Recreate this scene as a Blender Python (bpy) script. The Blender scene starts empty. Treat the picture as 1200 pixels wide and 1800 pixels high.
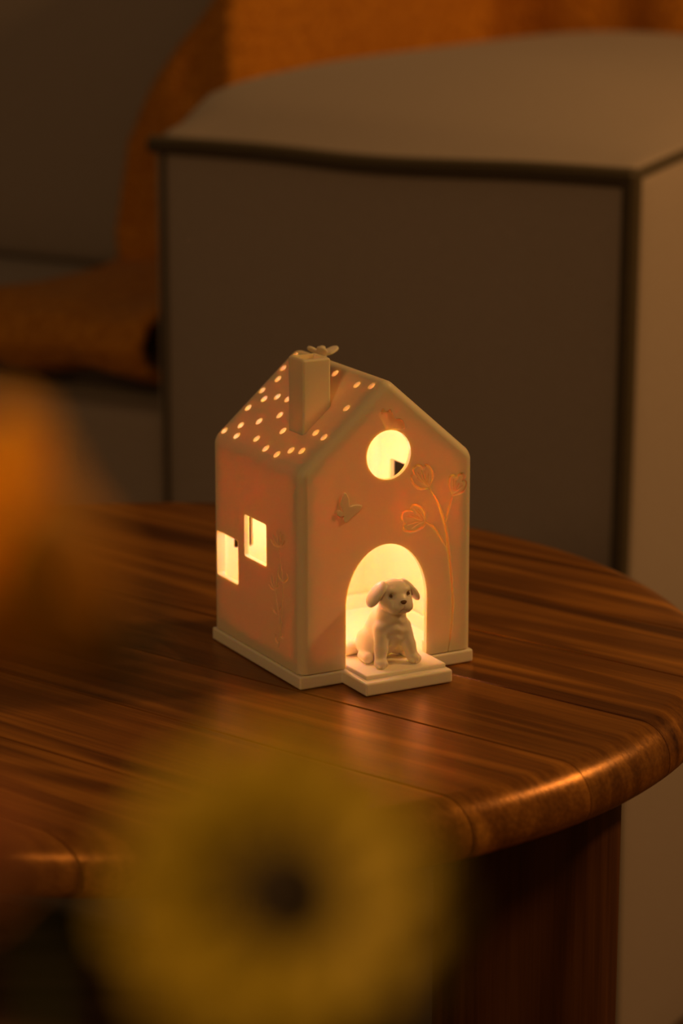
import bpy, bmesh, math, random
import numpy as np
from mathutils import Vector, Matrix

random.seed(7)
SC = bpy.context.scene
COL = SC.collection
ZT = 0.53                                   # height of the table top above the floor

# ------------------------------------------------------------------ camera, world, lights, exposure
cam = bpy.data.cameras.new('camera')
cam.sensor_fit = 'VERTICAL'
cam.sensor_height = 36.0
cam.lens = 4550 / 1800 * 36.0
cam.clip_start = 0.02
cam.dof.use_dof = True
cam.dof.focus_distance = 1.262
cam.dof.aperture_fstop = 6.0
cam.dof.aperture_blades = 0
cam_o = bpy.data.objects.new('camera', cam)
cam_o.location = (0, 0, ZT + 0.4025)
cam_o.rotation_euler = (math.pi / 2 - 0.2501, 0, 0)
COL.objects.link(cam_o)
SC.camera = cam_o

SC.view_settings.view_transform = 'Standard'
SC.view_settings.look = 'None'
SC.view_settings.exposure = 0.0
SC.view_settings.gamma = 1.0
SC.view_settings.use_curve_mapping = False
SC.cycles.use_denoising = True
SC.cycles.max_bounces = 14
SC.cycles.diffuse_bounces = 7

world = bpy.data.worlds.new('world')
SC.world = world
world.use_nodes = True
world.node_tree.nodes['Background'].inputs[0].default_value = (1.0, 0.60, 0.30, 1)
world.node_tree.nodes['Background'].inputs[1].default_value = 0.06


def lamp(name, loc, power, radius, color):
    l = bpy.data.lights.new(name, 'POINT')
    l.energy = power
    l.color = color
    l.shadow_soft_size = radius
    o = bpy.data.objects.new(name, l)
    o.location = loc
    COL.objects.link(o)
    return o


# a shaded floor lamp to the right of the sofa and an added, unseen soft fill light on the viewer's left
lamp('floor_lamp_light', (1.17, 1.49, ZT + 0.93), 32.0, 0.07, (1.0, 0.48, 0.14))
lamp('left_fill_light', (-0.50, 0.0, ZT + 0.82), 12.5, 0.12, (1.0, 0.52, 0.18))


# ------------------------------------------------------------------ helpers
def tag(o, label=None, cat=None, group=None, kind=None):
    if label:
        o['label'] = label
    if cat:
        o['category'] = cat
    if group:
        o['group'] = group
    if kind:
        o['kind'] = kind
    return o


def link(o, parent=None):
    COL.objects.link(o)
    if parent is not None:
        o.parent = parent
    return o


def empty(name, loc=(0, 0, 0), rot=(0, 0, 0), parent=None):
    o = bpy.data.objects.new(name, None)
    o.location = loc
    o.rotation_euler = rot
    o.empty_display_size = 0.02
    return link(o, parent)


def smooth(me, ang=35):
    for p in me.polygons:
        p.use_smooth = True
    if ang is not None:
        me.set_sharp_from_angle(angle=math.radians(ang))


def obj(name, me, mat=None, parent=None, ang=35, weighted=False):
    if isinstance(me, bmesh.types.BMesh):
        bm = me
        me = bpy.data.meshes.new(name)
        bm.to_mesh(me)
        bm.free()
    me.name = name
    smooth(me, ang)
    if mat is not None:
        me.materials.clear()
        me.materials.append(mat)
    o = bpy.data.objects.new(name, me)
    link(o, parent)
    if weighted:
        m = o.modifiers.new('wn', 'WEIGHTED_NORMAL')
        m.keep_sharp = True
    return o


def mesh_from(verts, faces, name='m'):
    me = bpy.data.meshes.new(name)
    me.from_pydata([tuple(v) for v in verts], [], faces)
    me.update()
    return me


def fix_normals(me):
    bm = bmesh.new()
    bm.from_mesh(me)
    bmesh.ops.recalc_face_normals(bm, faces=bm.faces)
    bm.to_mesh(me)
    bm.free()
    return me


def box_bm(x0, x1, y0, y1, z0, z1, bev=0.0, seg=3):
    bm = bmesh.new()
    bmesh.ops.create_cube(bm, size=1.0)
    for v in bm.verts:
        v.co = Vector((x0 + (v.co.x + .5) * (x1 - x0), y0 + (v.co.y + .5) * (y1 - y0), z0 + (v.co.z + .5) * (z1 - z0)))
    if bev:
        bmesh.ops.bevel(bm, geom=bm.edges[:], offset=bev, segments=seg, profile=0.5, affect='EDGES')
    return bm


def to_me(bm, name='m'):
    me = bpy.data.meshes.new(name)
    bm.to_mesh(me)
    bm.free()
    return me


def prism(poly, axis, lo, hi):
    """closed prism: poly in the two other axes. axis 'y': poly=(x,z); 'x': poly=(y,z); 'z': poly=(x,y)"""
    n = len(poly)
    vs = []
    for t in (lo, hi):
        for p in poly:
            vs.append({'y': (p[0], t, p[1]), 'x': (t, p[0], p[1]), 'z': (p[0], p[1], t)}[axis])
    fs = [list(range(n))[::-1], list(range(n, 2 * n))]
    for i in range(n):
        j = (i + 1) % n
        fs.append([i, j, n + j, n + i])
    return fix_normals(mesh_from(vs, fs))


def tube(points, radii, sides=8, closed_caps=True):
    pts = [Vector(p) for p in points]
    n = len(pts)
    if not hasattr(radii, '__len__'):
        radii = [radii] * n
    vs, fs = [], []
    up = None
    for i, p in enumerate(pts):
        t = (pts[min(i + 1, n - 1)] - pts[max(i - 1, 0)]).normalized()
        if up is None:
            a = Vector((0, 0, 1)) if abs(t.z) < .9 else Vector((1, 0, 0))
            up = (a - t * a.dot(t)).normalized()
        else:
            up = (up - t * up.dot(t)).normalized()
        s = t.cross(up)
        for k in range(sides):
            an = 2 * math.pi * k / sides
            vs.append(p + (up * math.cos(an) + s * math.sin(an)) * radii[i])
    for i in range(n - 1):
        for k in range(sides):
            k2 = (k + 1) % sides
            fs.append([i * sides + k, i * sides + k2, (i + 1) * sides + k2, (i + 1) * sides + k])
    fs.append(list(range(sides))[::-1])
    fs.append([(n - 1) * sides + k for k in range(sides)])
    return fix_normals(mesh_from(vs, fs))


def spline(pts, n=24):
    """Catmull-Rom through the points"""
    P = [Vector(p) for p in pts]
    P = [P[0] * 2 - P[1]] + P + [P[-1] * 2 - P[-2]]
    out = []
    segs = len(P) - 3
    for k in range(n + 1):
        t = k / n * segs
        i = min(int(t), segs - 1)
        f = t - i
        a, b, c, d = P[i:i + 4]
        out.append(0.5 * ((2 * b) + (c - a) * f + (2 * a - 5 * b + 4 * c - d) * f * f + (3 * b - a - 3 * c + d) * f ** 3))
    return out


def lathe(profile, n=64):
    vs, fs = [], []
    m = len(profile)
    for k in range(n):
        a = 2 * math.pi * k / n
        for r, z in profile:
            vs.append((r * math.cos(a), r * math.sin(a), z))
    for k in range(n):
        k2 = (k + 1) % n
        for i in range(m - 1):
            fs.append([k * m + i, k2 * m + i, k2 * m + i + 1, k * m + i + 1])
    me = mesh_from(vs, fs)
    bm = bmesh.new()
    bm.from_mesh(me)
    bmesh.ops.remove_doubles(bm, verts=bm.verts, dist=1e-6)
    bmesh.ops.recalc_face_normals(bm, faces=bm.faces)
    bm.to_mesh(me)
    bm.free()
    return me


def boolean(base, cutters, ops='DIFFERENCE'):
    """apply a chain of manifold booleans and return a fresh mesh"""
    b = bpy.data.objects.new('tmp', base)
    COL.objects.link(b)
    tmp = []
    if isinstance(ops, str):
        ops = [ops] * len(cutters)
    for me, op in zip(cutters, ops):
        o = bpy.data.objects.new('tmpc', me)
        COL.objects.link(o)
        tmp.append(o)
        m = b.modifiers.new('b', 'BOOLEAN')
        m.solver = 'MANIFOLD'
        m.operation = op
        m.object = o
    dg = bpy.context.evaluated_depsgraph_get()
    dg.update()
    out = bpy.data.meshes.new_from_object(b.evaluated_get(dg))
    for o in tmp + [b]:
        me = o.data
        bpy.data.objects.remove(o)
        if me.users == 0:
            bpy.data.meshes.remove(me)
    return out


# ------------------------------------------------------------------ materials
def new_mat(name):
    m = bpy.data.materials.new(name)
    m.use_nodes = True
    nt = m.node_tree
    return m, nt, nt.nodes['Principled BSDF']


def ramp(nt, stops):
    r = nt.nodes.new('ShaderNodeValToRGB')
    cr = r.color_ramp
    while len(cr.elements) > 1:
        cr.elements.remove(cr.elements[-1])
    cr.elements[0].position = stops[0][0]
    cr.elements[0].color = (*stops[0][1], 1)
    for p, c in stops[1:]:
        e = cr.elements.new(p)
        e.color = (*c, 1)
    return r


def bump(nt, bsdf, height, strength, dist):
    b = nt.nodes.new('ShaderNodeBump')
    b.inputs['Strength'].default_value = strength
    b.inputs['Distance'].default_value = dist
    nt.links.new(height, b.inputs['Height'])
    nt.links.new(b.outputs[0], bsdf.inputs['Normal'])


def porcelain(name, col=(0.86, 0.78, 0.55), rough=0.42, scale=0.0021, radius=(1.0, 0.74, 0.10)):
    m, nt, b = new_mat(name)
    b.inputs['Base Color'].default_value = (*col, 1)
    b.inputs['Roughness'].default_value = rough
    b.inputs['IOR'].default_value = 1.45
    b.inputs['Specular IOR Level'].default_value = 0.35
    b.inputs['Subsurface Weight'].default_value = 1.0
    b.inputs['Subsurface Radius'].default_value = radius
    b.inputs['Subsurface Scale'].default_value = scale
    b.subsurface_method = 'RANDOM_WALK'
    tc = nt.nodes.new('ShaderNodeTexCoord')
    n = nt.nodes.new('ShaderNodeTexNoise')
    n.inputs['Scale'].default_value = 900
    n.inputs['Detail'].default_value = 2
    nt.links.new(tc.outputs['Object'], n.inputs['Vector'])
    bump(nt, b, n.outputs['Fac'], 0.08, 0.0002)
    return m


def wood(name, dark, mid, light, rough=0.38, axis=0, fibre=0.0):
    m, nt, b = new_mat(name)
    L = nt.links
    tc = nt.nodes.new('ShaderNodeTexCoord')
    info = nt.nodes.new('ShaderNodeObjectInfo')
    # every plank takes its own stretch of grain
    mul = nt.nodes.new('ShaderNodeVectorMath')
    mul.operation = 'MULTIPLY'
    comb = nt.nodes.new('ShaderNodeCombineXYZ')
    L.new(info.outputs['Random'], comb.inputs[0])
    L.new(info.outputs['Random'], comb.inputs[1])
    L.new(info.outputs['Random'], comb.inputs[2])
    mul.inputs[1].default_value = (5.3, 3.1, 7.7)
    L.new(comb.outputs[0], mul.inputs[0])
    add = nt.nodes.new('ShaderNodeVectorMath')
    L.new(tc.outputs['Object'], add.inputs[0])
    L.new(mul.outputs[0], add.inputs[1])

    def stretched(sx, sy, sz):
        mp = nt.nodes.new('ShaderNodeMapping')
        mp.inputs['Scale'].default_value = (sx, sy, sz)
        L.new(add.outputs[0], mp.inputs['Vector'])
        return mp
    big = nt.nodes.new('ShaderNodeTexNoise')
    sc = [22.0, 22.0, 22.0] if axis == 2 else [22.0, 22.0, 7.0]
    sc[axis] = 1.6
    L.new(stretched(*sc).outputs[0], big.inputs['Vector'])
    big.inputs['Scale'].default_value = 1.0
    big.inputs['Detail'].default_value = 3
    big.inputs['Distortion'].default_value = 0.5
    # growth rings: sine of the large noise
    ring = nt.nodes.new('ShaderNodeMath')
    ring.operation = 'MULTIPLY'
    ring.inputs[1].default_value = 30.0
    L.new(big.outputs['Fac'], ring.inputs[0])
    sn = nt.nodes.new('ShaderNodeMath')
    sn.operation = 'SINE'
    L.new(ring.outputs[0], sn.inputs[0])
    half = nt.nodes.new('ShaderNodeMath')
    half.operation = 'MULTIPLY_ADD'
    half.inputs[1].default_value = 0.5
    half.inputs[2].default_value = 0.5
    L.new(sn.outputs[0], half.inputs[0])
    fine = nt.nodes.new('ShaderNodeTexNoise')
    sc = [420.0, 420.0, 420.0]
    sc[axis] = 9.0
    L.new(stretched(*sc).outputs[0], fine.inputs['Vector'])
    fine.inputs['Scale'].default_value = 1.0
    fine.inputs['Detail'].default_value = 4
    fine.inputs['Roughness'].default_value = 0.65
    mix = nt.nodes.new('ShaderNodeMix')
    mix.inputs['Factor'].default_value = 0.66
    L.new(half.outputs[0], mix.inputs[2])
    L.new(fine.outputs['Fac'], mix.inputs[3])
    mix2 = nt.nodes.new('ShaderNodeMix')
    mix2.inputs['Factor'].default_value = 0.5
    L.new(mix.outputs[0], mix2.inputs[2])
    L.new(big.outputs['Fac'], mix2.inputs[3])
    r = ramp(nt, [(0.30, dark), (0.50, mid), (0.72, light)])
    L.new(mix2.outputs[0], r.inputs['Fac'])
    # plank-to-plank tone
    hsv = nt.nodes.new('ShaderNodeHueSaturation')
    mr = nt.nodes.new('ShaderNodeMapRange')
    mr.inputs[3].default_value = 0.78
    mr.inputs[4].default_value = 1.22
    L.new(info.outputs['Random'], mr.inputs[0])
    L.new(mr.outputs[0], hsv.inputs['Value'])
    L.new(r.outputs['Color'], hsv.inputs['Color'])
    L.new(hsv.outputs['Color'], b.inputs['Base Color'])
    rr = nt.nodes.new('ShaderNodeMapRange')
    rr.inputs[3].default_value = rough - 0.06
    rr.inputs[4].default_value = rough + 0.10
    L.new(fine.outputs['Fac'], rr.inputs[0])
    L.new(rr.outputs[0], b.inputs['Roughness'])
    bump(nt, b, fine.outputs['Fac'], 0.25, 0.0004)
    # light glancing off the fibres of oiled wood keeps the colour of the wood
    b.inputs['Specular Tint'].default_value = (1.0, 0.62, 0.30, 1)
    b.inputs['Metallic'].default_value = fibre
    return m


def cloth(name, c1, c2, scale=900, rough=0.95, bstr=0.4, bdist=0.001, sheen=0.2):
    m, nt, b = new_mat(name)
    tc = nt.nodes.new('ShaderNodeTexCoord')
    n = nt.nodes.new('ShaderNodeTexNoise')
    n.inputs['Scale'].default_value = scale
    n.inputs['Detail'].default_value = 3
    nt.links.new(tc.outputs['Object'], n.inputs['Vector'])
    r = ramp(nt, [(0.3, c1), (0.7, c2)])
    nt.links.new(n.outputs['Fac'], r.inputs['Fac'])
    nt.links.new(r.outputs['Color'], b.inputs['Base Color'])
    b.inputs['Roughness'].default_value = rough
    b.inputs['Specular IOR Level'].default_value = 0.15
    b.inputs['Sheen Weight'].default_value = sheen
    bump(nt, b, n.outputs['Fac'], bstr, bdist)
    return m


def glow(name, col, strength):
    m, nt, b = new_mat(name)
    b.inputs['Base Color'].default_value = (1, .8, .5, 1)
    b.inputs['Emission Color'].default_value = (*col, 1)
    b.inputs['Emission Strength'].default_value = strength
    return m


def petal_mat(name, base, tip, trans=0.3):
    m, nt, b = new_mat(name)
    tc = nt.nodes.new('ShaderNodeTexCoord')
    n = nt.nodes.new('ShaderNodeTexNoise')
    n.inputs['Scale'].default_value = 60
    nt.links.new(tc.outputs['Object'], n.inputs['Vector'])
    r = ramp(nt, [(0.35, base), (0.65, tip)])
    nt.links.new(n.outputs['Fac'], r.inputs['Fac'])
    nt.links.new(r.outputs['Color'], b.inputs['Base Color'])
    b.inputs['Roughness'].default_value = 0.6
    tr = nt.nodes.new('ShaderNodeBsdfTranslucent')
    nt.links.new(r.outputs['Color'], tr.inputs['Color'])
    mx = nt.nodes.new('ShaderNodeMixShader')
    mx.inputs[0].default_value = trans
    nt.links.new(b.outputs[0], mx.inputs[1])
    nt.links.new(tr.outputs[0], mx.inputs[2])
    nt.links.new(mx.outputs[0], nt.nodes['Material Output'].inputs['Surface'])
    return m


def plain(name, col, rough=0.6):
    m, nt, b = new_mat(name)
    tc = nt.nodes.new('ShaderNodeTexCoord')
    n = nt.nodes.new('ShaderNodeTexNoise')
    n.inputs['Scale'].default_value = 150
    nt.links.new(tc.outputs['Object'], n.inputs['Vector'])
    r = ramp(nt, [(0.3, tuple(c * .85 for c in col)), (0.7, tuple(min(1, c * 1.12) for c in col))])
    nt.links.new(n.outputs['Fac'], r.inputs['Fac'])
    nt.links.new(r.outputs['Color'], b.inputs['Base Color'])
    b.inputs['Roughness'].default_value = rough
    return m


M_PORC = porcelain('porcelain')
M_PORC_BASE = porcelain('porcelain_base', col=(0.94, 0.86, 0.70), scale=0.0012)
M_DOG = porcelain('porcelain_figurine', col=(0.92, 0.84, 0.68), rough=0.33, scale=0.0012)
M_SHADED = plain('shaded_glaze', (0.16, 0.085, 0.04), 0.10)  # brown stands in for the shading of the porcelain eyes and nose
M_LED = glow('led', (1.0, 0.50, 0.38), 440.0)
M_WIRE = plain('wire', (0.5, 0.35, 0.15), 0.3)
M_WOOD = wood('table_wood', (0.070, 0.023, 0.005), (0.26, 0.102, 0.016), (0.60, 0.262, 0.040), rough=0.29, fibre=0.22, axis=0)
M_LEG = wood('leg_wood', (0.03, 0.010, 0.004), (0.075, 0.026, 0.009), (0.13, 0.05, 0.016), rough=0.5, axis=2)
M_SOFA = cloth('sofa_fabric', (0.37, 0.315, 0.275), (0.455, 0.39, 0.34), 700)
M_PIPE = cloth('piping_fabric', (0.07, 0.055, 0.03), (0.10, 0.08, 0.05), 700)
M_THROW = cloth('throw_fabric', (0.45, 0.16, 0.012), (0.72, 0.31, 0.03), 160, bstr=0.9, bdist=0.004, sheen=0.1)
M_SOFALEG = plain('sofa_leg_wood', (0.06, 0.03, 0.015), 0.5)
M_FLOOR = wood('floor_wood', (0.05, 0.025, 0.012), (0.12, 0.065, 0.03), (0.2, 0.11, 0.06), rough=0.5, axis=0)
M_WALL = plain('wall_paint', (0.42, 0.38, 0.32), 0.9)
M_PET_G = petal_mat('petal_yellow_green', (0.56, 0.40, 0.012), (0.64, 0.47, 0.016), .15)
M_PET_O = petal_mat('petal_orange', (0.96, 0.36, 0.002), (0.99, 0.52, 0.004), .12)
M_PET_P = petal_mat('petal_apricot', (0.55, 0.20, 0.06), (0.65, 0.28, 0.09))
M_CENTRE = plain('flower_centre', (0.035, 0.022, 0.008), 0.9)
M_STEM = plain('stem_green', (0.06, 0.075, 0.015), 0.6)
M_VASE = plain('vase_glaze', (0.25, 0.18, 0.12), 0.35)

# ------------------------------------------------------------------ the room
fl = obj('floor', box_bm(-3.0, 3.0, -1.6, 4.2, -0.05, 0.0), M_FLOOR)
tag(fl, 'dark wooden floor under the sofa and the table', kind='structure')
wl = obj('wall_back', box_bm(-3.0, 3.0, 4.2, 4.3, 0.0, 2.6), M_WALL)
tag(wl, 'plain plastered wall behind the sofa', kind='structure')

# ------------------------------------------------------------------ round wooden table
TC = Vector((-0.1006, 1.3162, 0))
R, TH_T = 0.299, 0.029
PA = math.radians(-39.2)                    # direction the planks run in
table = empty('side_table', (TC.x, TC.y, 0), (0, 0, PA))
tag(table, 'round dark wooden side table with rounded plank top and thick cylindrical legs', 'table')


def rim_profile():
    pr = [(0, 0)]
    rt, rb = 0.017, 0.010
    for k in range(11):
        a = math.pi / 2 * k / 10
        pr.append((R - rt + rt * math.sin(a), -rt + rt * math.cos(a)))
    for k in range(9):
        a = math.pi / 2 * k / 8
        pr.append((R - rb + rb * math.cos(a), -TH_T + rb - rb * math.sin(a)))
    pr.append((0, -TH_T))
    return [(r, z + ZT) for r, z in pr]


seams = [-0.30, -0.2365, -0.1665, -0.0965, -0.0265, 0.0435, 0.1135, 0.1835, 0.2535, 0.30]
for i in range(len(seams) - 1):
    y0, y1 = seams[i] + 0.0003, seams[i + 1] - 0.0003
    if i == 0:
        y0 -= 0.02
    if i == len(seams) - 2:
        y1 += 0.02
    top, ch = ZT + 0.00015, 0.0008
    strip = prism([(y0, ZT - .1), (y1, ZT - .1), (y1, top - ch), (y1 - ch, top), (y0 + ch, top), (y0, top - ch)], 'x', -0.5, 0.5)
    me = boolean(strip, [lathe(rim_profile(), 180)], 'INTERSECT')
    obj('plank', me, M_WOOD, table, ang=40, weighted=True)
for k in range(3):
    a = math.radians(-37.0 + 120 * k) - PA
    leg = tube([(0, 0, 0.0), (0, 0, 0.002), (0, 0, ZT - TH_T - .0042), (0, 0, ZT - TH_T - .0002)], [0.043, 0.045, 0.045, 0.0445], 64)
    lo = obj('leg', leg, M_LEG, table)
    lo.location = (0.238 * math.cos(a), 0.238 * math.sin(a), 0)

# ------------------------------------------------------------------ porcelain house lantern (local mm -> m)
W, D, PL, EV, PK = 0.1, 0.0996, 0.0068, 0.1023, 0.0434
HX, HY, HT = -0.0204, 1.2174, 0.4994
house = empty('house_lantern', (HX, HY, ZT + 0.0002), (0, 0, HT))
tag(house, 'glowing white porcelain house lantern with chimney and pierced roof on the table', 'lantern')


def mm(*v):
    return tuple(x * 0.001 for x in v)


ZE = PL + EV                                # eaves
ZR = ZE + PK                                # ridge
IN = 0.0007


def pent(off, bottom):
    """gable outline (a,z), walls moved inward by off"""
    sl = math.hypot(W / 2, PK) / (W / 2)
    a0, a1 = IN + off, W - IN - off
    drop = off * sl
    rise = PK / (W / 2)
    z0 = ZE + rise * (a0) - drop
    return [(a0, bottom), (a1, bottom), (a1, z0), (W / 2, ZR - drop), (a0, z0)]


def rounded_prism(poly, y0, y1, r, seg, skip_bottom=True):
    me = prism(poly, 'y', y0, y1)
    bm = bmesh.new()
    bm.from_mesh(me)
    zmin = min(v.co.z for v in bm.verts)
    es = [e for e in bm.edges if not (skip_bottom and all(abs(v.co.z - zmin) < 1e-6 for v in e.verts))]
    bmesh.ops.bevel(bm, geom=es, offset=r, segments=seg, profile=0.5, affect='EDGES', clamp_overlap=True)
    bm.to_mesh(me)
    bm.free()
    return me


shell = rounded_prism(pent(0, PL + 0.0006), IN, D - IN, 0.0046, 6)
T = 0.0027
cav = rounded_prism(pent(T, -0.02), IN + T, D - IN - T, 0.0070, 6)
cut = [cav]
# arched door
cx, hw, zs, zt = 0.0493, 0.0232, 0.038, 0.0687
arch = [(cx - hw, -0.01), (cx + hw, -0.01)] + [(cx + hw * math.cos(math.pi * k / 28), zs + (zt - zs) * math.sin(math.pi * k / 28)) for k in range(29)]
cut.append(prism(arch, 'y', -0.01, 0.012))
# round window
cut.append(prism([(0.0502 + 0.0125 * math.cos(2 * math.pi * k / 48), 0.1140 + 0.0125 * math.sin(2 * math.pi * k / 48)) for k in range(48)], 'y', -0.01, 0.012))


def rrect(x0, x1, z0, z1, r=0.0012, sag=0.0):
    pts = []
    for (px, pz, a0) in ((x1 - r, z0 + r, -90), (x1 - r, z1 - r, 0), (x0 + r, z1 - r, 90), (x0 + r, z0 + r, 180)):
        for k in range(4):
            a = math.radians(a0 + 30 * k)
            pts.append((px + r * math.cos(a), pz + r * math.sin(a)))
    return pts


cut.append(prism(rrect(.0692, .0938, .0370, .0605), 'x', -0.01, 0.012))      # left wall, back
cut.append(prism(rrect(.0372, .0617, .0545, .0763), 'x', -0.01, 0.012))      # left wall, front
cut.append(prism(rrect(.0552, .0810, .0665, .0908), 'x', 0.088, 0.11))       # right wall
cut.append(prism(rrect(.0118, .0228, .0485, .0720), 'y', 0.088, 0.11))       # back wall
# pierced roof
holes = [(46.0, 95.5), (38.9, 94.2), (33.7, 87.7), (26.7, 95.0), (23.6, 83.7), (26.5, 74.6), (27.2, 64.3), (17.6, 90.1), (19.7, 58.7),
         (14.1, 70.8), (9.6, 82.7), (4.9, 92.6), (4.9, 78.0), (14.2, 44.7), (7.1, 59.7), (4.9, 45.3), (4.5, 32.4), (8.2, 24.5), (9.7, 15.8),
         (18.6, 18.0), (18.2, 8.6), (32.5, 11.9), (44.4, 45.6), (43.0, 20.5), (44.6, 8.4)]
rn = Vector((-PK, 0, W / 2)).normalized()
rd = 0.0021
for sgn in (1, -1):
    for (ha, hb) in holes:
        hb = min(hb, 92.0)
        if sgn == -1 and (ha > 40 or ha < 7):
            continue
        p = Vector((ha * .001, hb * .001, ZE + PK / (W / 2) * ha * .001))
        n = rn.copy()
        if sgn < 0:
            p.x = W - p.x
            n.x = -n.x
        cut.append(tube([p - n * 0.007, p + n * 0.006], rd, 16))
# flue through the roof below the chimney
CH = (0.0155, 0.0310, 0.0251, 0.0412)
fw = 0.0022
cut.append(to_me(box_bm(CH[0] + fw, CH[1] - fw, CH[2] + fw, CH[3] - fw, 0.105, 0.17)))


# ---- engraved flowers: pixel polylines of the photograph measured into wall coordinates
_c, _s = math.cos(0.2501), math.sin(0.2501)
_A = Vector((math.cos(HT), math.sin(HT), 0))
_B = Vector((-math.sin(HT), math.cos(HT), 0))
_O = Vector((-HX, -HY, 0.4025))


def hit(px, py, n, d):
    rx, ru = (px - 600) / 4550, (900 - py) / 4550
    r = Vector((rx, _c + ru * _s, -_s + ru * _c))
    t = (d - n.dot(_O)) / n.dot(r)
    q = _O + r * t
    return q.dot(_A), q.dot(_B), q.z


def front(px, py):
    a, b, z = hit(px, py, _B, IN)
    return Vector((a, IN, z))


def left(px, py):
    a, b, z = hit(px, py, _A, IN)
    return Vector((IN, b, z))


def zf(pts):
    return [front(560 + x / 4, 740 + y / 4) for x, y in pts]


def zl(pts):
    return [left(350 + x / 4, 860 + y / 4) for x, y in pts]


GR = 0.0008


def groove(pts, n=18, r=GR, taper=True):
    s = spline(pts, n)
    inward = Vector((0, 1, 0)) if abs(pts[0].y - IN) < 1e-6 else Vector((1, 0, 0))
    s = [p + inward * r * .35 for p in s]
    rr = [r * (0.55 + 0.45 * min(1, 4 * k / n, 4 * (n - k) / n)) if taper else r for k in range(n + 1)]
    cut.append(tube(s, rr, 8))


# right-hand spray on the front wall
groove(zf([(775, 472), (720, 479), (672, 452), (650, 398), (668, 378)]))
groove(zf([(690, 400), (664, 350), (690, 316), (720, 320), (738, 345)]))
groove(zf([(735, 340), (758, 312), (792, 345), (802, 400), (776, 472)]))
for e in [(690, 400), (694, 362), (718, 345), (745, 352), (772, 372)]:
    groove(zf([(772, 462), ((772 + e[0]) / 2 - 6, (462 + e[1]) / 2 + 4), e]), 8, GR * .55)
groove(zf([(750, 710), (742, 645), (702, 598), (662, 594), (636, 632)]))
groove(zf([(668, 640), (630, 632), (592, 648), (583, 690), (602, 722)]))
groove(zf([(612, 722), (594, 742), (610, 775), (665, 780), (735, 745), (750, 710)]))
for e in [(668, 618), (696, 620), (640, 660), (612, 676), (622, 735), (655, 758)]:
    groove(zf([(742, 708), ((742 + e[0]) / 2, (708 + e[1]) / 2 - 8), e]), 8, GR * .55)
groove(zf([(940, 525), (918, 465), (922, 405), (948, 384), (972, 402)]))
groove(zf([(975, 415), (985, 382), (1012, 375), (1022, 405), (1005, 430)]))
groove(zf([(1018, 415), (1040, 445), (1018, 492), (985, 512), (940, 525)]))
for e in [(945, 405), (965, 420), (988, 440), (1012, 455)]:
    groove(zf([(945, 512), ((945 + e[0]) / 2 + 3, (512 + e[1]) / 2), e]), 8, GR * .55)
groove([front(*p) for p in [(754, 859), (768, 882), (777, 905), (784, 932), (788, 962), (793, 1010), (796, 1065), (791.5, 1117), (786.5, 1149)]], 40, GR * 1.2)
groove(zf([(938, 530), (912, 628), (890, 718)]), 12, GR)
groove(zf([(752, 712), (805, 748), (862, 832), (914, 905)]), 16, GR * 1.1)
# sprays on the left wall
LG = 0.00065
groove(zl([(560, 415), (575, 520), (590, 660), (590, 760), (577, 960), (556, 1120)]), 36, LG)
for e in [(500, 352), (516, 318), (543, 288), (572, 300), (590, 318), (602, 365)]:
    groove(zl([(560, 412), ((560 + e[0]) / 2 + (e[0] - 555) * .12, (412 + e[1]) / 2 + 10), e]), 8, LG)
groove(zl([(535, 715), (548, 800), (560, 900), (566, 1010)]), 20, LG)
for e in [(487, 668), (500, 622), (518, 596), (545, 606), (557, 655)]:
    groove(zl([(535, 712), ((535 + e[0]) / 2 + (e[0] - 525) * .15, (712 + e[1]) / 2 + 8), e]), 8, LG)
for a, b, c in [((588, 660), (556, 610), (555, 545)), ((592, 665), (622, 630), (612, 590)), ((548, 885), (520, 850), (520, 815)),
                ((556, 1090), (536, 1060), (540, 1020)), ((568, 1035), (590, 1045), (586, 1015)), ((560, 860), (572, 840), (570, 820))]:
    groove(zl([a, b, c]), 10, LG * 1.3)

# butterfly engraved above the round window
bf2 = zf([(437, -65), (448, -5), (488, 58), (596, 60), (606, 30), (595, 5), (570, -15), (542, -10), (522, -48), (502, -80), (476, -62), (455, -86)])
sp = spline(bf2 + [bf2[0]], 44)[:-1]
cut.append(prism([(p.x, p.z) for p in sp], 'y', -0.004, IN + 0.0007))

# raised butterfly left of the door
bw = zf([(165, 640), (150, 590), (165, 525), (185, 508), (208, 545), (216, 600), (250, 592), (300, 596), (285, 630), (235, 672), (205, 705), (185, 716), (168, 695), (172, 672), (150, 678), (128, 664), (124, 640), (140, 628)])
sp = spline(bw + [bw[0]], 60)[:-1]
me = prism([(p.x, p.z) for p in sp], 'y', IN - 0.0009, IN + 0.0008)
bm = bmesh.new()
bm.from_mesh(me)
es = [e for e in bm.edges if all(abs(v.co.y - (IN - 0.0009)) < 1e-7 for v in e.verts)]
bmesh.ops.bevel(bm, geom=es, offset=0.0004, segments=2, profile=.5, affect='EDGES')
body = boolean(shell, [to_me(bm)] + cut, ['UNION'] + ['DIFFERENCE'] * len(cut))
obj('house_body', body, M_PORC, house, ang=32, weighted=True)

# chimney
cb = box_bm(*CH, 0.108, 0.1603, 0.0012, 3)
under = prism([(p[0], p[1]) for p in pent(0.0009, 0.05)], 'y', -0.02, 0.13)
ch = boolean(to_me(cb), [to_me(box_bm(CH[0] + fw, CH[1] - fw, CH[2] + fw, CH[3] - fw, 0.10, 0.18)), under])
obj('chimney', ch, M_PORC, house, weighted=True)

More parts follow.
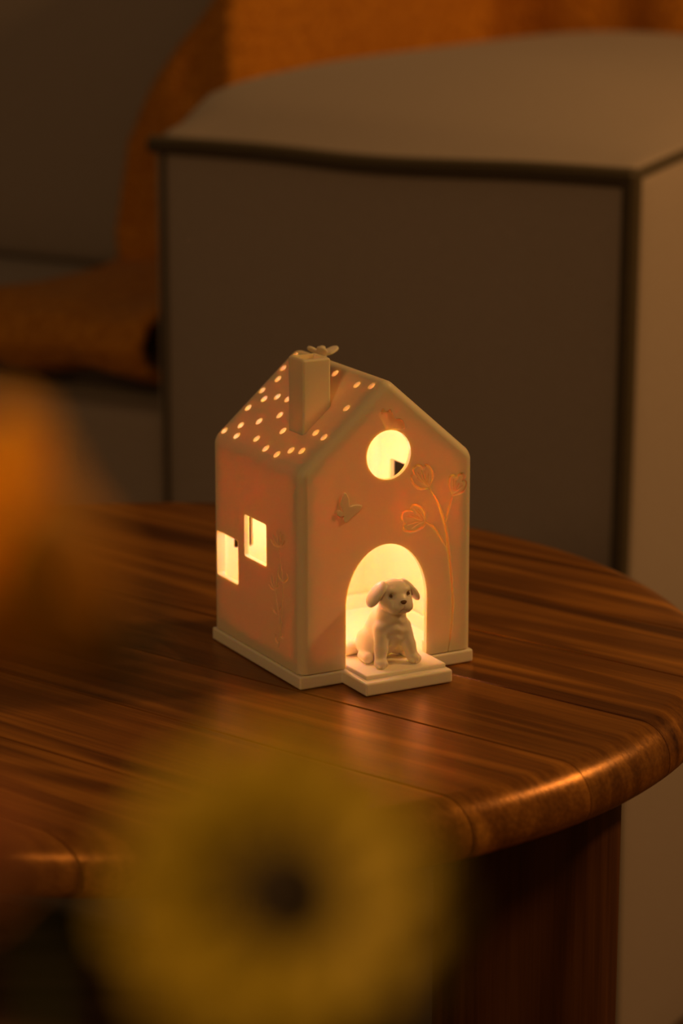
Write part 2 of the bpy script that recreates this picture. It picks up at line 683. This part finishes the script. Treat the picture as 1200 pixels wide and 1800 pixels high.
# porcelain butterfly perched on the ridge
bo = tube([mm(0, -4.2, 0.6), mm(0, -3, 0.9), mm(0, 0, 1.2), mm(0, 3, 1.0), mm(0, 4.4, 0.6)], [.0003, .0009, .0012, .001, .0003], 12)
bfly = obj('butterfly_ornament', bo, M_DOG, house)
bfly.location = (0.0497, 0.0716, ZR - 0.0016)
bfly.rotation_euler = (0, 0, math.radians(28))
tag(bfly, 'white porcelain butterfly on the roof ridge')
wing = [(0, -3.2), (3.0, -6.2), (7.2, -7.0), (9.2, -5.4), (8.6, -2.6), (5.6, -0.6), (7.6, 1.2), (7.8, 3.6), (5.4, 5.0), (2.4, 3.8), (0, 2.2)]
wp = [(p.x, p.y) for p in spline([Vector((x, y, 0)) for x, y in wing], 40)]
for sg, tilt in ((1, 22), (-1, 38)):
    me = prism([(sg * x * .001, y * .001) for x, y in wp], 'z', 0, 0.0013)
    bm = bmesh.new()
    bm.from_mesh(me)
    bmesh.ops.bevel(bm, geom=[e for e in bm.edges if abs(e.verts[0].co.z - e.verts[1].co.z) < 1e-7], offset=.0004, segments=2, profile=.5, affect='EDGES')
    w_ = obj('wing', bm, M_DOG, bfly, ang=50)
    w_.location = (0, 0, .0008)
    w_.rotation_euler = (0, -sg * math.radians(tilt), 0)


# base plate with the step in front, raised collar and tile
def poly_plate(poly, z0, z1, r):
    me = prism(poly, 'z', z0, z1)
    bm = bmesh.new()
    bm.from_mesh(me)
    bmesh.ops.bevel(bm, geom=bm.edges[:], offset=r, segments=3, profile=.5, affect='EDGES')
    return bm


S0, S1, SB = 0.0238, 0.0732, -0.0243
plate = poly_plate([(0, 0), (S0, 0), (S0, SB), (S1, SB), (S1, 0), (W, 0), (W, D), (0, D)], 0, PL, 0.0011)
obj('base_plate', plate, M_PORC_BASE, house, weighted=True)
tile = box_bm(0.0268, 0.0722, -0.0192, 0.046, PL - 0.0004, PL + 0.0021, 0.0007, 3)
obj('step_tile', tile, M_PORC_BASE, house, weighted=True)
c0, c1 = IN + T + 0.0005, IN + T + 0.0026
col_o = to_me(box_bm(c0, W - c0, c0, D - c0, PL - .0003, PL + 0.0072, 0.0008, 2))
col = boolean(col_o, [to_me(box_bm(c1, W - c1, c1, D - c1, 0, 0.03)), to_me(box_bm(cx - hw - .0004, cx + hw + .0004, -0.02, 0.03, 0, 0.03))])
obj('inner_collar', col, M_PORC_BASE, house, weighted=True)


# LED fairy lights inside
def led(p, r):
    bm = bmesh.new()
    bmesh.ops.create_icosphere(bm, subdivisions=2, radius=r)
    o = obj('light_bulb', bm, M_LED, house)
    o.location = mm(*p)
    return o


LEDS = [(36, 64, 84), (80, 13, 88), (62, 12, 84), (22, 40, 92)]
for i, p in enumerate(LEDS):
    led(p, 0.0024 if i == 0 else 0.0011)
wire = spline([Vector(mm(40, 97, 8)), Vector(mm(40, 92, 60)), Vector(mm(38, 76, 86)), Vector(mm(36, 66, 87)), Vector(mm(28, 46, 96)), Vector(mm(24, 36, 94)), Vector(mm(45, 18, 92)), Vector(mm(62, 9, 86)), Vector(mm(80, 10, 90))], 60)
obj('light_wire', tube(wire, 0.0003, 6), M_WIRE, house)


# ------------------------------------------------------------------ puppy figurine: smooth union of shapes, meshed with surface nets
def surface_nets(F, org, h):
    """F: field, negative inside"""
    nx, ny, nz = F.shape
    ins = F < 0
    cells = np.zeros((nx - 1, ny - 1, nz - 1), np.int32)
    acc = np.zeros((nx - 1, ny - 1, nz - 1, 3), np.float64)
    cnt = np.zeros((nx - 1, ny - 1, nz - 1), np.float64)
    for ax in range(3):
        sl0 = [slice(None)] * 3
        sl1 = [slice(None)] * 3
        sl0[ax] = slice(0, -1)
        sl1[ax] = slice(1, None)
        a, b = F[tuple(sl0)], F[tuple(sl1)]
        cr = (a < 0) != (b < 0)
        idx = np.argwhere(cr)
        av, bv = a[cr], b[cr]
        t = av / (av - bv)
        pos = idx.astype(np.float64)
        pos[:, ax] += t
        o1, o2 = [k for k in range(3) if k != ax]
        for d1 in (0, -1):
            for d2 in (0, -1):
                c = idx.copy()
                c[:, o1] += d1
                c[:, o2] += d2
                ok = np.all((c >= 0) & (c < np.array(cells.shape)), axis=1)
                cc = c[ok]
                np.add.at(acc, (cc[:, 0], cc[:, 1], cc[:, 2]), pos[ok])
                np.add.at(cnt, (cc[:, 0], cc[:, 1], cc[:, 2]), 1)
    act = np.argwhere(cnt > 0)
    ids = -np.ones(cells.shape, np.int64)
    ids[act[:, 0], act[:, 1], act[:, 2]] = np.arange(len(act))
    V = acc[act[:, 0], act[:, 1], act[:, 2]] / cnt[act[:, 0], act[:, 1], act[:, 2]][:, None]
    V = V * h + np.array(org)
    faces = []
    for ax in range(3):
        sl0 = [slice(None)] * 3
        sl1 = [slice(None)] * 3
        sl0[ax] = slice(0, -1)
        sl1[ax] = slice(1, None)
        a, b = ins[tuple(sl0)], ins[tuple(sl1)]
        o1, o2 = [(1, 2), (2, 0), (0, 1)][ax]
        idx = np.argwhere(a != b)
        idx = idx[(idx[:, o1] > 0) & (idx[:, o2] > 0) & (idx[:, o1] < F.shape[o1] - 1) & (idx[:, o2] < F.shape[o2] - 1)]
        flip = a[idx[:, 0], idx[:, 1], idx[:, 2]]
        q = []
        for d1, d2 in ((-1, -1), (0, -1), (0, 0), (-1, 0)):
            c = idx.copy()
            c[:, o1] += d1
            c[:, o2] += d2
            q.append(ids[c[:, 0], c[:, 1], c[:, 2]])
        q = np.stack(q, 1)
        q[~flip] = q[~flip][:, ::-1]
        faces.append(q)
    return V, np.concatenate(faces)


def build_puppy():
    h = 0.36
    lo, hi = np.array([-20.0, -20.0, -1.0]), np.array([19.0, 24.0, 46.0])
    n = ((hi - lo) / h).astype(int) + 1
    X, Y, Z = np.meshgrid(*[lo[i] + h * np.arange(n[i]) for i in range(3)], indexing='ij')

    def rot(p, c, rx=0, ry=0, rz=0):
        M = np.array(Matrix.Rotation(math.radians(rz), 3, 'Z') @ Matrix.Rotation(math.radians(ry), 3, 'Y') @ Matrix.Rotation(math.radians(rx), 3, 'X'))
        d = np.stack([X - c[0], Y - c[1], Z - c[2]], -1) @ M
        return d[..., 0], d[..., 1], d[..., 2]

    def ell(c, r, **k):
        x, y, z = rot(None, c, **k) if k else (X - c[0], Y - c[1], Z - c[2])
        k0 = np.sqrt((x / r[0]) ** 2 + (y / r[1]) ** 2 + (z / r[2]) ** 2) + 1e-9
        k1 = np.sqrt((x / r[0] ** 2) ** 2 + (y / r[1] ** 2) ** 2 + (z / r[2] ** 2) ** 2) + 1e-9
        return k0 * (k0 - 1) / k1

    def cap(a, b, ra, rb):
        a, b = np.array(a, float), np.array(b, float)
        ba = b - a
        t = np.clip(((X - a[0]) * ba[0] + (Y - a[1]) * ba[1] + (Z - a[2]) * ba[2]) / (ba @ ba), 0, 1)
        return np.sqrt((X - a[0] - t * ba[0]) ** 2 + (Y - a[1] - t * ba[1]) ** 2 + (Z - a[2] - t * ba[2]) ** 2) - (ra + (rb - ra) * t)

    def su(a, b, k):
        g = np.clip(0.5 + 0.5 * (b - a) / k, 0, 1)
        return b + (a - b) * g - k * g * (1 - g)

    def sd(a, b, k):                           # a minus b
        return -su(-a, b, k)

    F = ell((0, 7, 10.5), (9.2, 10.0, 10.2))                      # rump
    F = su(F, ell((0, 1.5, 17), (9.0, 9.0, 11.5), rx=-24), 4)      # back
    F = su(F, ell((0, -4.0, 18.5), (8.4, 7.0, 10.5)), 3)           # chest
    F = su(F, ell((0, -4.2, 27), (7.4, 6.6, 6.6)), 3)              # neck
    for s in (-1, 1):
        F = su(F, ell((s * 7.9, 6.5, 8.0), (4.8, 8.2, 7.6)), 1.6)  # thigh
        F = su(F, cap((s * 11.2, 5.0, 2.6), (s * 11.4, -0.6, 2.5), 2.7, 2.9), 1.2)
        out = 9.1 if s < 0 else 9.6
        F = su(F, cap((s * 6.0, -5.0, 18), (s * 7.9, -7.8, 9), 4.3, 3.5), 1.6)
        F = su(F, cap((s * 7.9, -7.8, 9), (s * out, -9.0, 2.4), 3.4, 2.9), 1.0)
        F = su(F, ell((s * (out + .2), -10.6, 2.2), (3.3, 3.9, 2.7)), 1.0)
        for j in (-1, 1):                                          # toe grooves
            F = sd(F, cap((s * (out + .2) + j * 1.1, -14.8, 3.4), (s * (out + .2) + j * 1.1, -13.0, 0.4), .35, .35), .5)
    F = su(F, cap((0, 14, 5.0), (-8, 16.5, 4.2), 4.2, 4.1), 2)     # tail round the side
    F = su(F, cap((-8, 16.5, 4.2), (-14, 15.0, 3.6), 4.1, 3.3), 1)
    # head
    H = ell((0, -6.3, 36), (8.6, 8.0, 7.4))
    H = su(H, ell((0, -8.2, 32.8), (8.6, 6.8, 5.4)), 2)            # cheeks
    H = su(H, ell((0, -11.7, 31.8), (6.9, 5.2, 4.9)), 1.8)         # muzzle
    H = su(H, ell((0, -12.3, 34.6), (3.1, 3.6, 2.6)), 1.6)         # bridge
    for s in (-1, 1):
        H = su(H, ell((s * 3.0, -13.2, 30.8), (3.8, 3.3, 3.2)), .9)   # flews
        H = su(H, ell((s * 3.6, -11.0, 39.0), (2.6, 2.0, 1.5)), 1.4)  # brow
        H = sd(H, ell((s * 5.0, -13.3, 36.9), (1.7, 1.8, 1.5)), .9)   # socket
    H = sd(H, cap((0, -17.2, 32.6), (0, -16.4, 30.2), .3, .3), .5)    # mouth
    for s in (-1, 1):
        H = sd(H, cap((0, -16.6, 30.0), (s * 4.6, -14.4, 28.9), .35, .3), .5)
    F = su(F, H, 1.6)
    for s in (-1, 1):                                              # drooping ears, flared outward
        E_ = ell((s * 9.2, -5.6, 37.6), (1.9, 5.6, 6.8), ry=s * -38, rx=6)
        E_ = su(E_, ell((s * 11.7, -5.8, 34.4), (1.6, 4.6, 4.2), ry=s * -30), 1.6)
        F = su(F, E_, 1.3)
    # soft coat ripples on the chest
    m = np.exp(-((X / 7) ** 2 + ((Y + 11) / 6) ** 2 + ((Z - 19) / 7) ** 2))
    F = F + 0.35 * m * np.sin(Z * 1.25 + np.abs(X) * .45 + .8 * np.sin(X * .6))
    F = np.maximum(F, -(Z - 0.0))
    V, Q = surface_nets(F.astype(np.float64), lo, h)
    me = mesh_from(V * 0.001, Q.tolist())
    return fix_normals(me)


pup_root = empty('puppy_figurine', (0, 0, 0))
tag(pup_root, 'small white porcelain puppy figurine sitting on the step in the arched doorway', 'figurine')
pl = Vector((0.0493, 0.0, PL + 0.0021))
off = _A * pl.x + _B * pl.y
pup_root.location = (HX + off.x, HY + off.y, ZT + pl.z + 0.0002)
pup_root.rotation_euler = (0, 0, HT)
pb = build_puppy()
pbo = obj('puppy_body', pb, M_DOG, pup_root, ang=None)
sm = pbo.modifiers.new('sm', 'SMOOTH')
sm.iterations = 4
sm.factor = .5
for s in (-1, 1):
    bm = bmesh.new()
    bmesh.ops.create_uvsphere(bm, u_segments=16, v_segments=10, radius=.0008)
    e = obj('eye', bm, M_SHADED, pup_root)
    e.location = mm(s * 5.0, -12.2, 36.9)
    tag(e, 'glossy eye, coloured dark for shade')
bm = bmesh.new()
bmesh.ops.create_uvsphere(bm, u_segments=20, v_segments=12, radius=1)
for v in bm.verts:
    k = 1.0 + 0.25 * v.co.z
    v.co = Vector((v.co.x * 1.75 * k, v.co.y * 1.0, v.co.z * 1.15)) * .001
e = obj('nose', bm, M_SHADED, pup_root)
e.location = mm(0, -16.1, 34.0)
tag(e, 'glossy nose, coloured brown for shade')

# ------------------------------------------------------------------ sofa behind the table
SA = math.radians(-31.835)
sofa = empty('sofa', (-0.1502, 2.0308, 0), (0, 0, SA))
tag(sofa, 'beige upholstered sofa with wide boxy arm and dark piping behind the table', 'sofa')
AW, AD, AH = 0.420, 0.58, ZT + 0.185
Z0 = ZT - 0.45


def arm_mesh():
    bm = box_bm(0, AW, 0, AD, 0.012, AH)
    bmesh.ops.subdivide_edges(bm, edges=bm.edges[:], cuts=15, use_grid_fill=True)
    for v in bm.verts:
        x, y, z = v.co
        tz = max(0, (z - 0.35) / (AH - 0.35))
        fy = min(1, y / .25)
        fy = fy * fy * (3 - 2 * fy)
        cr = (1 - ((x / AW) * 2 - 1) ** 2)
        v.co.z += tz * ((0.042 - .030 * x / AW) * (1 - math.exp(-y / .055)) + .026 * cr * fy)
        # slightly plump faces
        zz = (z - .012) / (AH - .012)
        pl_ = 1 - (zz * 2 - 1) ** 2
        if y < 1e-6:
            v.co.y -= 0.012 * cr * pl_
        if x > AW - 1e-6:
            v.co.x += 0.010 * pl_ * math.sin(math.pi * y / AD)
    es = [e for e in bm.edges if len(e.link_faces) == 2 and e.calc_face_angle(0) > .9]
    bmesh.ops.bevel(bm, geom=es, offset=0.014, segments=4, profile=.5, affect='EDGES')
    return bm


obj('arm', arm_mesh(), M_SOFA, sofa, ang=60)


def cord(name, pts, r):
    return obj(name, tube(spline([Vector(p) for p in pts], 40), r, 10), M_PIPE, sofa)


zt_ = AH - .004
cord('piping', [(0.004, -0.002, zt_), (AW * .25, -0.004, zt_), (AW * .5, -0.005, zt_ - .003), (AW * .8, -0.004, zt_), (AW - .002, -0.002, zt_)], 0.0072)
cord('piping', [(AW - .003, -0.002, AH - .002), (AW - .003, -.003, AH - .15), (AW - .004, -.004, .32), (AW - .003, -.002, .016)], 0.0072)
cord('piping', [(0.014, -0.001, AH - .01), (0.014, -.003, AH - .15), (0.014, -.004, .32), (0.014, -.001, .016)], 0.0022)
cord('piping', [(AW - .003, 0.0, AH - .003), (AW - .002, 0.15, AH + .009), (AW - .002, .35, AH + .011), (AW - .002, .58, AH + .011)], 0.004)

obj('base', box_bm(-1.1, -0.002, 0.012, AD + .2, 0.03, Z0 + 0.412, .012, 3), M_SOFA, sofa)


def cushion(name, x0, x1, y0, y1, z0, z1, puff, bev):
    bm = box_bm(x0, x1, y0, y1, z0, z1)
    bmesh.ops.subdivide_edges(bm, edges=bm.edges[:], cuts=9, use_grid_fill=True)
    for v in bm.verts:
        p = [(v.co.x - x0) / (x1 - x0), (v.co.y - y0) / (y1 - y0), (v.co.z - z0) / (z1 - z0)]
        d = [1 - (2 * q - 1) ** 2 for q in p]
        ax = min(range(3), key=lambda k: [x1 - x0, y1 - y0, z1 - z0][k])
        o1, o2 = [k for k in range(3) if k != ax]
        v.co[ax] += puff * (2 * p[ax] - 1) * d[o1] * d[o2]
    es = [e for e in bm.edges if len(e.link_faces) == 2 and e.calc_face_angle(0) > .9]
    bmesh.ops.bevel(bm, geom=es, offset=bev, segments=4, profile=.5, affect='EDGES')
    return obj(name, bm, M_SOFA, sofa, ang=60)


cushion('seat_cushion', -1.09, -0.006, 0.055, .64, Z0 + .418, Z0 + .466, .006, .016)
cushion('back_cushion', -1.09, -0.11, .285, .595, Z0 + .473, Z0 + .80, .02, .018)
obj('back_frame', box_bm(-1.1, AW, AD + .215, AD + .36, 0.03, Z0 + 0.80, .03, 4), M_SOFA, sofa)
for (lx, ly) in ((-1.05, .06), (-1.05, .75), (-.06, .06), (-.06, .75)):
    lg = obj('leg', tube([(0, 0, 0), (0, 0, .032)], [.016, .022], 20), M_SOFALEG, sofa)
    lg.location = (lx, ly, 0)


# ------------------------------------------------------------------ mustard throw over the back, seat and front edge of the sofa
def throw_mesh():
    # path (y,z) from the back over the seat to the front drop; left and right borders along it
    seatz = .486
    # second row of numbers: y is measured from the cushion front for the rows on the back
    path = [(.06, .815, -.085, .34, 1), (.0, .80, -.09, .34, 1), (-.022, .77, -.095, .34, 1), (-.03, .729, -.10, .33, 1), (-.032, .69, -.135, .33, 1), (-.032, .65, -.165, .33, 1), (-.032, .60, -.195, -.008, 1), (-.032, .55, -.205, -.008, 1),
            (-.034, .515, -.21, -.008, 1), (.235, seatz + .003, -.205, -.008, 0), (.20, seatz, -.195, -.008, 0), (.14, seatz, -.18, -.008, 0), (.08, seatz, -.175, -.008, 0),
            (.03, seatz - .002, -.19, -.008, 0), (.006, seatz - .010, -.25, -.008, 0), (-.008, seatz - .026, -.30, -.008, 0), (.002, seatz - .042, -.34, -.008, 0), (.030, .434, -.36, -.008, 0)]
    fine = []
    for i in range(len(path) - 1):
        for k in range(5):
            f = k / 5
            fine.append([path[i][q] * (1 - f) + path[i + 1][q] * f for q in range(5)])
    fine.append(list(path[-1]))
    nu = 40
    vs, fs = [], []
    for j, (y, z, ul, ur, onb) in enumerate(fine):
        for i in range(nu + 1):
            t = i / nu
            x = ul + (ur - ul) * t
            w = .5 * math.sin(x * 34 + j * .12) + .5 * math.sin(x * 61 - j * .07)
            z_ = z + Z0
            e = min(1, max(0, (x + .078) / .030))
            e = e * e * (3 - 2 * e)
            yb = .275 * (1 - e) + .67 * e
            y_ = y + yb * onb
            dy = -.007 * (1 + w) * onb
            dz = .005 * (1 + w) * (1 - onb)
            vs.append((x, y_ + dy, z_ + dz))
    for j in range(len(fine) - 1):
        for i in range(nu):
            a = j * (nu + 1) + i
            fs.append([a, a + 1, a + nu + 2, a + nu + 1])
    return fix_normals(mesh_from(vs, fs))


th = obj('throw_blanket', throw_mesh(), M_THROW, None, ang=None)
th.location = sofa.location
th.rotation_euler = sofa.rotation_euler
sd_ = th.modifiers.new('thick', 'SOLIDIFY')
sd_.thickness = .010
sd_.offset = 0
tag(th, 'mustard orange woven throw draped over the back and seat of the sofa', 'blanket')


# ------------------------------------------------------------------ flowers close to the camera, in a tall floor vase
def petal_mesh(length, width, cup, tipcurl):
    nu, nv = 6, 9
    vs, fs = [], []
    for j in range(nv + 1):
        t = j / nv
        w = width * (math.sin(math.pi * min(1, .12 + .80 * t)) ** .7) * (1 if t < .92 else .86)
        for i in range(nu + 1):
            s = i / nu * 2 - 1
            x = t * length
            vs.append((x, s * w / 2, cup * length * t * t + tipcurl * length * t ** 4 + .16 * w * s * s))
    for j in range(nv):
        for i in range(nu):
            a = j * (nu + 1) + i
            fs.append([a, a + 1, a + nu + 2, a + nu + 1])
    me = mesh_from(vs, fs)
    bm = bmesh.new()
    bm.from_mesh(me)
    r = bmesh.ops.solidify(bm, geom=bm.faces[:], thickness=.0006)
    bm.to_mesh(me)
    bm.free()
    return me


VASE = Vector((-0.045, 0.310, 0))
VTOP = ZT + 0.10


def flower(name, label, c, axis, length, width, n, layers, mat, lift, cup, curl, centre_r, base_open=.004):
    """c: centre of the bloom; axis: direction it faces"""
    ax = Vector(axis).normalized()
    K = 0.75
    eye = Vector((0, 0, ZT + 0.4025))
    c = eye + (Vector(c) - eye) * K
    length, width, centre_r, base_open = length * K, width * K, centre_r * K, base_open * K
    root = empty(name, (0, 0, 0))
    tag(root, label, 'flower', 'flowers in the floor vase')
    q = Vector((0, 0, 1)).rotation_difference(ax)
    root.location = c
    root.rotation_mode = 'QUATERNION'
    root.rotation_quaternion = q
    for ly in range(layers):
        me = petal_mesh(length * (1 - .16 * ly), width * (1 - .12 * ly), cup + .12 * ly, curl)
        smooth(me, None)
        me.materials.append(mat)
        me.name = 'petal'
        for k in range(n):
            p = bpy.data.objects.new('petal', me)
            link(p, root)
            a = 2 * math.pi * (k + .5 * ly) / n
            p.location = (math.cos(a) * base_open, math.sin(a) * base_open, .0012 * ly)
            p.rotation_euler = (random.uniform(-.12, .12), -math.radians(lift + 9 * ly + random.uniform(-5, 5)), a)
    bm = bmesh.new()
    bmesh.ops.create_uvsphere(bm, u_segments=24, v_segments=12, radius=1)
    for v in bm.verts:
        r_ = 1 + .06 * math.sin(9 * math.atan2(v.co.y, v.co.x)) * math.sin(7 * v.co.z)
        v.co = Vector((v.co.x * centre_r * r_, v.co.y * centre_r * r_, v.co.z * centre_r * .55 + .003))
    obj('flower_centre', bm, M_CENTRE, root)
    cal = lathe([(0, -.006), (.0016, -.006), (.0045, -.0045), (.0072, -.001), (.0066, .0016), (0, .0005)], 20)
    obj('calyx', cal, M_STEM, root)
    # stem from the calyx into the vase
    inv = (Matrix.Translation(Vector(c)) @ q.to_matrix().to_4x4()).inverted()
    st = Vector(c) - ax * .005
    end = Vector((VASE.x + (c[0] - VASE.x) * .12, VASE.y + (c[1] - VASE.y) * .12, VTOP - .12))
    pts = spline([st, st - ax * .02 + Vector((0, 0, -.012)), (st + end) * .5 + Vector((0, 0, -.01)), end], 30)
    obj('stem', tube([inv @ p for p in pts], .0016, 10), M_STEM, root)
    return root


flower('daisy', 'large blurred yellow-green daisy with dark centre at the lower edge of the picture', (-0.0095, 0.392, ZT + 0.2375),
       (0.10, -0.85, 0.52), 0.0245, 0.016, 13, 2, M_PET_G, 8, .03, -.05, .0100)
flower('poppy', 'tall blurred orange-yellow cup-shaped bloom at the left edge, higher than the others', (-0.0420, 0.432, ZT + 0.2690),
       (-0.68, -0.30, 0.70), 0.041, 0.027, 7, 2, M_PET_O, 46, .35, -.10, .0040)
flower('carnation', 'small blurred apricot bloom at the left edge, lowest of the flowers', (-0.0585, 0.400, ZT + 0.2400),
       (-0.2, -0.7, 0.7), 0.012, 0.009, 9, 3, M_PET_P, 26, .1, .05, .0030, .002)
prof = [(0, 0), (.055, 0), (.062, .01), (.075, .15), (.070, .36), (.045, .50), (.034, .58), (.040, VTOP), (.037, VTOP), (.031, .58), (.041, .50), (.066, .36), (.071, .15), (.055, .02), (0, .02)]
vs_ = obj('floor_vase', lathe(prof, 64), M_VASE, None, ang=50)
vs_.location = VASE
tag(vs_, 'tall brown floor vase holding the foreground flowers below the picture', 'vase')
